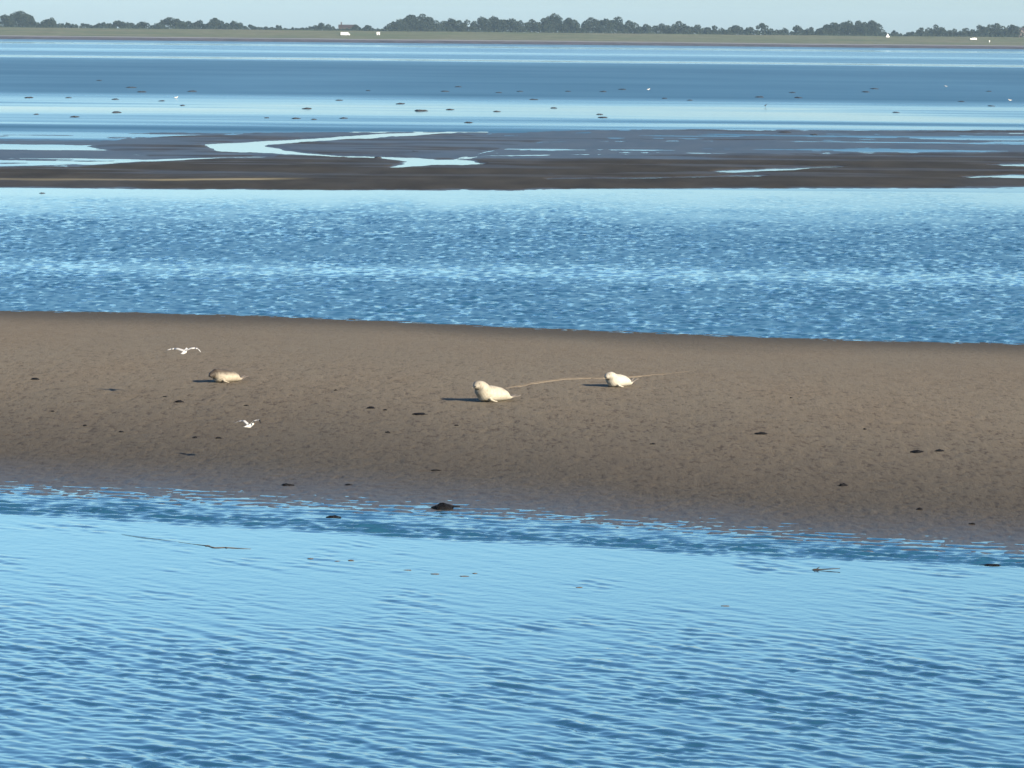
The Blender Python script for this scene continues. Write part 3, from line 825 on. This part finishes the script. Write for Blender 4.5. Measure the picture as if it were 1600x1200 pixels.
prof = [(-1.25, -0.05), (-1.0, 0.012), (-0.7, 0.024), (-0.35, 0.012), (0, 0.008), (0.35, 0.012), (0.7, 0.024), (1.0, 0.012), (1.25, -0.05)]
X = np.stack([px_ + nx * pw * a for a, _ in prof], 1); Y = np.stack([py_ + ny * pw * a for a, _ in prof], 1)
Z = bank_height(X, Y) + np.array([c for _, c in prof])[None, :] * np.clip(pw / 0.15, 0.2, 1)[:, None]
tag(link('seal_trail', grid_mesh('seal_trail', X[::-1], Y[::-1], Z[::-1]), trail_m), 'pale drag trail between two seals', kind='structure')

# ------------------------------------------------------------------ gulls on the wing
gw = simple('white_feathers', (0.50, 0.49, 0.46), 0.7, 0.05, 20, 0.15)
gg = simple('pale_grey_feathers', (0.36, 0.36, 0.36), 0.7, 0.08, 20, 0.15)
gb = simple('black_wing_tip', (0.015, 0.015, 0.015), 0.7, 0.1, 20, 0.15)
beak_m = simple('yellow_beak', (0.55, 0.32, 0.05), 0.5, 0.1, 20, 0.3)
def make_gull(u, v, dist, heading, label, wl, wr, pitch=0.0, bank=0.0, sc=1.0, tips=(1, 1)):
    """wl, wr: lists of dihedral angles (degrees) for the inner, middle and outer wing"""
    mb = MB()
    body = [(-0.24, 0.0, 0.006, 0.045), (-0.20, 0.0, 0.012, 0.050), (-0.13, -0.005, 0.030, 0.038), (-0.06, -0.012, 0.050, 0.050), (0.02, -0.016, 0.058, 0.058), (0.09, -0.006, 0.050, 0.048),
            (0.135, 0.010, 0.038, 0.036), (0.17, 0.020, 0.036, 0.034), (0.20, 0.020, 0.026, 0.024), (0.215, 0.017, 0.012, 0.012)]
    mb.tube([(a, 0, z) for a, z, _, _ in body], [(ra, rb) for _, _, ra, rb in body], 12)
    for sd, ang in ((1, wl), (-1, wr)):
        seg = [0.03, 0.10, 0.10, 0.10, 0.09, 0.08, 0.06]
        y, z = 0.0, 0.015; rings = []
        ch = [0.15, 0.155, 0.15, 0.135, 0.115, 0.085, 0.05, 0.012]
        sw = [0.03, 0.035, 0.055, 0.070, 0.055, 0.020, -0.03, -0.09]
        angs = [ang[0], ang[0], ang[0], ang[1], ang[1], ang[2], ang[2]]
        for k in range(8):
            c, x0 = ch[k], sw[k]; th = 0.020 * c / 0.15 + 0.003
            a = R(angs[max(k - 1, 0)]); ny_, nz_ = -math.sin(a), math.cos(a)
            ring = []
            for (fx, ft) in ((0, 0), (-0.25, 0.9), (-0.6, 0.7), (-1, 0.05), (-0.6, 0.15), (-0.25, -0.15)):
                ring.append((x0 + 0.03 + fx * c, sd * (y + ny_ * ft * th), z + nz_ * ft * th))
            rings.append(ring if sd > 0 else ring[::-1])
            if k < 7:
                y += seg[k] * math.cos(R(angs[k])); z += seg[k] * math.sin(R(angs[k]))
        mb.loft(rings[:5], 1, cap=True); mb.loft(rings[4:6], 1, cap=True); mb.loft(rings[5:], tips[0] if sd > 0 else tips[1], cap=True)
    o = mb.build('gull', [gw, gg, gb])
    p = at_dist(u, v, dist)
    o.location = tuple(p); o.scale = (sc, sc, sc)
    o.rotation_euler = (bank, -pitch, math.atan2(heading[1], heading[0]))
    tag(o, label, 'gull', 'gulls flying low over the sandbank')
    bk = MB(); bk.tube([(0.205, 0, 0.018), (0.235, 0, 0.015), (0.258, 0, 0.006)], [(0.011, 0.009), (0.009, 0.007), (0.002, 0.002)], 8); bk.build('beak', beak_m, o)
    for sd in (-1, 1):
        e = MB(); e.ball((0.182, sd * 0.030, 0.030), 0.006, 8, 6); e.build('eye', eye_m, o)
    return o
make_gull(288.5, 549, 139, (0.25, 0.97), 'white gull gliding with drooped wing tips above the grey-backed seal', (8, -6, -14), (24, 4, -32), 0.25, R(4), 1.06)
make_gull(389.5, 665, 122, (0.55, 0.83), 'white gull flapping with one black wing tip showing, below the grey-backed seal', (26, -8, -24), (38, 12, -35), 0.1, R(2), 0.93, (1, 2))

# ------------------------------------------------------------------ seaweed, sticks and mud clumps
weed_m = simple('black_seaweed', (0.006, 0.006, 0.007), 0.75, 0.4, 9.0, 0.05, 0.4, 0.02)
brown_weed_m = simple('brown_seaweed', (0.090, 0.072, 0.055), 0.7, 0.35, 9.0, 0.2, 0.4, 0.02)
wood_m = simple('wet_driftwood', (0.030, 0.024, 0.020), 0.6, 0.3, 8.0, 0.2, 0.4, 0.01)
clump_m = simple('mud_clump', (0.036, 0.038, 0.042), 0.85, 0.4, 1.2, 0.1, 0.4, 0.05)
def lump(name, x, y, z, w, d, h, mat, seed, strands=3, tail=0.0):
    mb = MB(); rr = random.Random(seed)
    def warp(p):
        k = 1 + 0.30 * float(vnoise(p.x / w * 5 + seed, p.y / d * 5, seed)) + 0.18 * float(vnoise(p.x / w * 13, p.y / d * 13 + seed, seed + 1))
        return (p.x * k, p.y * k, max(-0.03, p.z * (1 + 0.35 * float(vnoise(p.x / w * 8, p.y / d * 8, seed + 2)))))
    mb.ball((0, 0, 0), (w * 0.42, d * 0.42, h), 18, 8, 0, warp)
    mb.ball((w * rr.uniform(-.25, .25), 0, 0), (w * 0.3, d * 0.36, h * 0.8), 12, 6, 0, warp)
    for k in range(strands):
        a = rr.uniform(-0.5, 0.5) + (math.pi if rr.random() < 0.5 else 0); L = w * rr.uniform(0.42, 0.6)
        pts = [(math.cos(a) * L * q + 0.03 * w * rr.uniform(-1, 1), math.sin(a) * L * q * d / w, max(0.004, h * 0.5 * (1 - q))) for q in (0.2, 0.5, 0.75, 1.0)]
        mb.tube(pts, [0.03 * w * 0.6, 0.026 * w * 0.6, 0.02 * w * 0.6, 0.008 * w * 0.6], 6)
    if tail:
        mb.tube([(0.15 * w, 0, h * 0.55), (0.4 * w, 0, h * 0.6), (0.4 * w + tail, 0, h * 0.55)], [0.05 * w, 0.035 * w, 0.022 * w], 8)
    o = mb.build(name, mat); o.location = (x, y, z); return o
BANK_WEED = [  # u, v, width in px, height m, label
 (55, 593, 19, .055, 'dark flat seaweed clump far left on the sandbank, level with the grey-backed seal'),
 (280, 628.5, 19, .06, 'dark seaweed clump on the sand below and left of the grey-backed seal'),
 (258, 620, 11, .025, 'thin seaweed scrap just up-left of the clump below the grey-backed seal'),
 (385, 634, 10, .03, 'small seaweed scrap on the sand straight above the lower gull'),
 (525, 610, 9, .03, 'tiny seaweed scrap alone midway between the left and middle seals'),
 (579, 638, 18, .05, 'seaweed clump, left of the pair of scraps left of the middle seal'),
 (602, 641, 11, .03, 'crooked little seaweed scrap, right of the pair left of the middle seal'),
 (656, 647.5, 30, .05, 'long thin seaweed clump below the shadow of the middle seal'),
 (82, 643, 9, .03, 'small seaweed scrap on the left sand below the flat clump'),
 (133, 666, 9, .03, 'tiny scrap of seaweed on the sand left of the lower gull, upper one'),
 (189, 675, 10, .03, 'tiny scrap of seaweed on the sand left of the lower gull, lower one'),
 (305, 684, 9, .04, 'left one of two small seaweed scraps below the lower gull'),
 (342, 685, 11, .04, 'right one of two small seaweed scraps below the lower gull'),
 (606, 676, 11, .035, 'small seaweed scrap in mid sand between the black lump and the long thin clump'),
 (713, 665, 9, .03, 'tiny seaweed scrap on the sand below the middle seal'),
 (1190, 678.5, 25, .055, 'dark seaweed clump on the bare sand right of centre'),
 (1351, 671, 8, .035, 'tiny seaweed scrap above and left of the pair on the right sand'),
 (1433, 707, 27, .065, 'larger left clump of the seaweed pair on the right sand'),
 (1467, 705, 19, .05, 'smaller right clump of the seaweed pair on the right sand'),
 (1236, 622, 7, .025, 'speck of seaweed on the upper sand right of the rightmost seal'),
 (1317, 759, 20, .06, 'ragged seaweed clump near the lower edge of the sand on the right'),
 (1437, 797, 11, .05, 'small dark seaweed scrap at the wet lower right of the sandbank'),
 (1519, 820, 13, .03, 'flat seaweed scrap on the wet sand at the lower right edge'),
 (680, 735, 20, .03, 'thin seaweed line on the sand above the black lump'),
 (1020, 694, 12, .03, 'faint seaweed scrap on the sand below the rightmost seal'),
 (545, 758, 18, .03, 'low seaweed streak on the wet sand left of the black lump'),
 (447, 758.5, 24, .05, 'curved dark seaweed clump on the wet sand at lower left'),
]
for i, (u_, v_, w_, h_, lab) in enumerate(BANK_WEED):
    p = on_bank(u_, v_); wm = 0.82 * w_ * p[1] / FPX
    o = lump('seaweed_clump', p[0], p[1], bank_h1(p[0], p[1]), wm, wm * 0.85, h_, weed_m, 500 + i, 3 if w_ > 15 else 1)
    tag(o, lab, 'seaweed', 'seaweed scraps on the sandbank')
p = ground(692, 795); o = lump('seaweed_clump', p[0], p[1], max(0, bank_h1(p[0], p[1])) - 0.02, 0.66, 0.9, 0.13, weed_m, 77, 4, 0.16)
tag(o, 'big black seaweed lump with a straight tail at the water edge of the sandbank', 'seaweed')
p = ground(520, 808.5); o = lump('seaweed_clump', p[0], p[1], 0.0, 0.34, 0.25, 0.05, weed_m, 78, 2)
tag(o, 'dark seaweed clump awash in the rippled blue shallows, left of the black lump', 'seaweed')
p = ground(1549, 883); o = lump('seaweed_clump', p[0], p[1], 0.0, 0.46, 0.3, 0.025, weed_m, 79, 3)
tag(o, 'long flat dark seaweed clump in the shallows at the right edge', 'seaweed')
# a stick afloat
p = ground(1289, 891); mb = MB()
mb.tube([(-0.30, 0, -0.01), (-0.24, 0.0, 0.015), (-0.1, 0.01, 0.015), (0.12, 0.0, 0.03), (0.34, -0.01, 0.045)], [0.016, 0.020, 0.014, 0.011, 0.006], 8)
mb.tube([(-0.18, 0, 0.03), (-0.12, 0.03, 0.07)], [0.012, 0.006], 6)
o = mb.build('driftwood_stick', wood_m); o.location = (p[0], p[1], 0.0)
tag(o, 'thin dark stick lying in the pale water on the right', 'driftwood')
FLOAT = [  # brown weed drifting in the pale water
 (485, 873, 10, 'tiny brown drifting scrap right of the long strand'), (527, 877, 9, 'left one of two tiny drifting scraps below the blue shallows'), (548, 875.5, 10, 'right one of two tiny drifting scraps below the blue shallows'),
 (638, 891, 14, 'brown drifting scrap left of the middle, upper left of its row'), (680, 897, 13, 'brown drifting scrap in the middle of its row of four'),
 (725, 900.5, 14, 'roundish brown drifting scrap, lower right of its row of four'), (742, 896, 9, 'tiny drifting scrap just above the roundish one'),
 (905, 918, 11, 'lonely drifting scrap right of the middle of the pale water'), (1133, 947, 14, 'drifting scrap farthest right and nearest the viewer'),
]
for i, (u_, v_, w_, lab) in enumerate(FLOAT):
    p = ground(u_, v_); wm = w_ * p[1] / FPX
    o = lump('drifting_weed', p[0], p[1], 0.004, wm, min(wm * 0.7, 0.12), 0.008, brown_weed_m, 600 + i, 5 if w_ > 30 else 3)
    tag(o, lab, 'seaweed', 'brown weed drifting in the near channel')

sp_ = [(190, 835, .003), (214, 839, .006), (240, 842, .005), (262, 845, .004), (300, 850, .004), (322, 853, .008), (336, 856, .014), (352, 856, .012), (372, 856.5, .008), (392, 858, .003)]
mb = MB(); pts = [ground(a, b) for a, b, _ in sp_]; o0 = pts[5]
mb.tube([(p_[0] - o0[0], p_[1] - o0[1] + 0.05 * math.sin(3 * k), 0.004) for k, p_ in enumerate(pts)], [0.85 * c for _, _, c in sp_], 8)
for k, (a0, ln_) in enumerate([(0.4, .10), (2.6, .12), (-0.5, .08), (2.2, .07)]):
    bx, by = pts[5 + k % 3][0] - o0[0], pts[5 + k % 3][1] - o0[1]
    mb.tube([(bx, by, .006), (bx + ln_ * .5 * math.cos(a0), by + ln_ * .5 * math.sin(a0), .01), (bx + ln_ * math.cos(a0), by + ln_ * math.sin(a0), .003)], [.010, .007, .003], 6)
o = mb.build('drifting_weed', brown_weed_m); o.location = (o0[0], o0[1], 0.002)
tag(o, 'long thin brown strand of weed drifting in the pale water at left', 'seaweed', 'brown weed drifting in the near channel')

ORD = ['first', 'second', 'third', 'fourth', 'fifth', 'sixth', 'seventh', 'eighth', 'ninth', 'tenth', 'eleventh', 'twelfth']
ROWS = {
 'in the dark blue water, left half': [(155, 126, 14), (205, 137, 24), (222, 144, 22), (300, 143, 22), (575, 142, 12), (695, 143, 20), (716, 136, 18), (780, 145, 14)],
 'in the dark blue water, right half': [(812, 143, 14), (887, 143, 14), (942, 143.5, 18), (972, 140, 18), (1038, 154, 14), (1187, 152, 24), (1238, 145, 16), (1352, 144, 20), (1366, 139, 18), (1545, 143, 14)],
 'along the far pale rim, left half': [(45, 153, 24), (107, 153, 16), (180, 155.5, 20), (253, 158, 14), (530, 157, 18), (626, 162.5, 24)],
 'along the far pale rim, right half': [(833, 156, 20), (1078, 157, 14), (1247, 153, 22), (1502, 159, 14), (1548, 166, 16)],
 'amid the pale flat, left half': [(57, 179, 14), (117, 183, 22), (182, 176, 28), (285, 165, 14), (480, 170, 24), (656, 173.5, 34), (703, 171.5, 20), (776, 174.5, 18)],
 'along the near pale rim': [(417, 184.5, 11), (462, 185.5, 20), (490, 187, 14), (537, 185, 20), (732, 192, 20)],
 'amid the pale flat, right half': [(865, 169, 18), (937, 179, 16), (942, 184, 22), (1400, 176, 16)],
 'on the mud bars, left half': [(102, 263, 18), (430, 249.5, 16), (495, 267, 16), (590, 246.5, 16), (648, 238, 30), (667, 262, 14)],
 'on the mud bars, right half': [(800, 266, 14), (860, 274, 28), (972, 258.5, 26), (985, 267, 18), (1225, 207.5, 34), (1272, 211, 20), (1402, 247.5, 18), (1543, 254, 26)],
}
i = 0
for row, items in ROWS.items():
    for k, (u_, v_, w_) in enumerate(items):
        p = ground(u_, v_); wm = 0.62 * w_ * p[1] / FPX
        o = lump('mud_clump', p[0], p[1], 0.0, wm * 1.15, wm * 4.5, 0.06 + 0.0006 * w_ * p[1] / 100, clump_m, 700 + i, 0)
        what = 'long low' if w_ > 27 else ('low' if w_ > 17 else 'small low')
        tag(o, f'{what} mud clump, {ORD[k]} from left {row}', 'mud clump', 'mud clumps ' + row); i += 1
p = ground(66, 302); o = lump('mud_clump', p[0], p[1], 0.0, 0.55, 0.8, 0.05, clump_m, 799, 0)
tag(o, 'single dark mud clump in the water below the flats at far left', 'mud clump')

# birds far out on the flats
def sitting_gull(u, v, lab, ang):
    p = ground(u, v); mb = MB(); k = 1.25
    pts = [(-0.30, .16, .010, .03), (-0.2, .15, .035, .05), (-0.08, .13, .075, .08), (0.05, .13, .085, .085), (0.14, .17, .065, .06), (0.18, .23, .045, .042), (0.22, .26, .048, .042), (0.26, .26, .03, .028)]
    mb.tube([(a * k, 0, z * k) for a, z, _, _ in pts], [(a * k, b_ * k) for _, _, a, b_ in pts], 10)
    for sd in (-1, 1): mb.tube([(0.02 * k, sd * .03 * k, .08 * k), (0.02 * k, sd * .03 * k, -0.02)], 0.008, 5)
    o = mb.build('resting_gull', gw); o.location = (p[0], p[1], 0.0); o.rotation_euler = (0, 0, ang)
    tag(o, lab, 'gull', 'white gulls resting far out on the flats')
    bk = MB(); bk.tube([(0.28 * k, 0, .26 * k), (0.34 * k, 0, .245 * k)], [0.012, 0.004], 6); bk.build('beak', beak_m, o)
sitting_gull(1013, 141, 'white gull resting far out on the dark water right of centre', 0.4)
sitting_gull(1478, 136, 'white gull resting on the dark water, upper one near the right edge', 2.6)
sitting_gull(1578, 158, 'white gull resting at the rim of the pale flat by the right edge', 3.0)
sitting_gull(275, 154, 'white gull resting at the rim of the pale flat on the left', 0.2)
p = ground(1196, 168); mb = MB()
mb.tube([(-0.22, 0, .28), (-0.1, 0, .30), (0.02, 0, .36), (0.10, 0, .44), (0.14, 0, .54), (0.19, 0, .57), (0.28, 0, .55)], [.02, .07, .085, .05, .03, .035, .006], 10)
for sd in (-1, 1): mb.tube([(0.0, sd * .03, .3), (0.01, sd * .03, 0)], 0.012, 5)
o = mb.build('wading_bird', simple('dark_feathers', (0.03, 0.03, 0.032), 0.7, 0.2, 10, 0.2)); o.location = (p[0], p[1], 0.0)
tag(o, 'dark wading bird standing alone on the pale flat right of centre', 'wading bird')

# ------------------------------------------------------------------ haze over the sea
hz = MB(); hz.box((-2600, -30, -2.0), (2600, 7300, 46))
hm = bpy.data.materials.new('sea_haze'); hm.use_nodes = True; hn = hm.node_tree
for x in list(hn.nodes):
    if x.type == 'BSDF_PRINCIPLED': hn.nodes.remove(x)
pv = hn.nodes.new('ShaderNodeVolumePrincipled'); pv.inputs['Color'].default_value = (0.55, 0.80, 1.0, 1); pv.inputs['Density'].default_value = 0.000045; pv.inputs['Anisotropy'].default_value = 0.0
out = [x for x in hn.nodes if x.type == 'OUTPUT_MATERIAL'][0]; hn.links.new(pv.outputs[0], out.inputs['Volume'])
tag(hz.build('haze', hm, smooth=False), 'thin blue haze over the water', 'haze', kind='stuff')
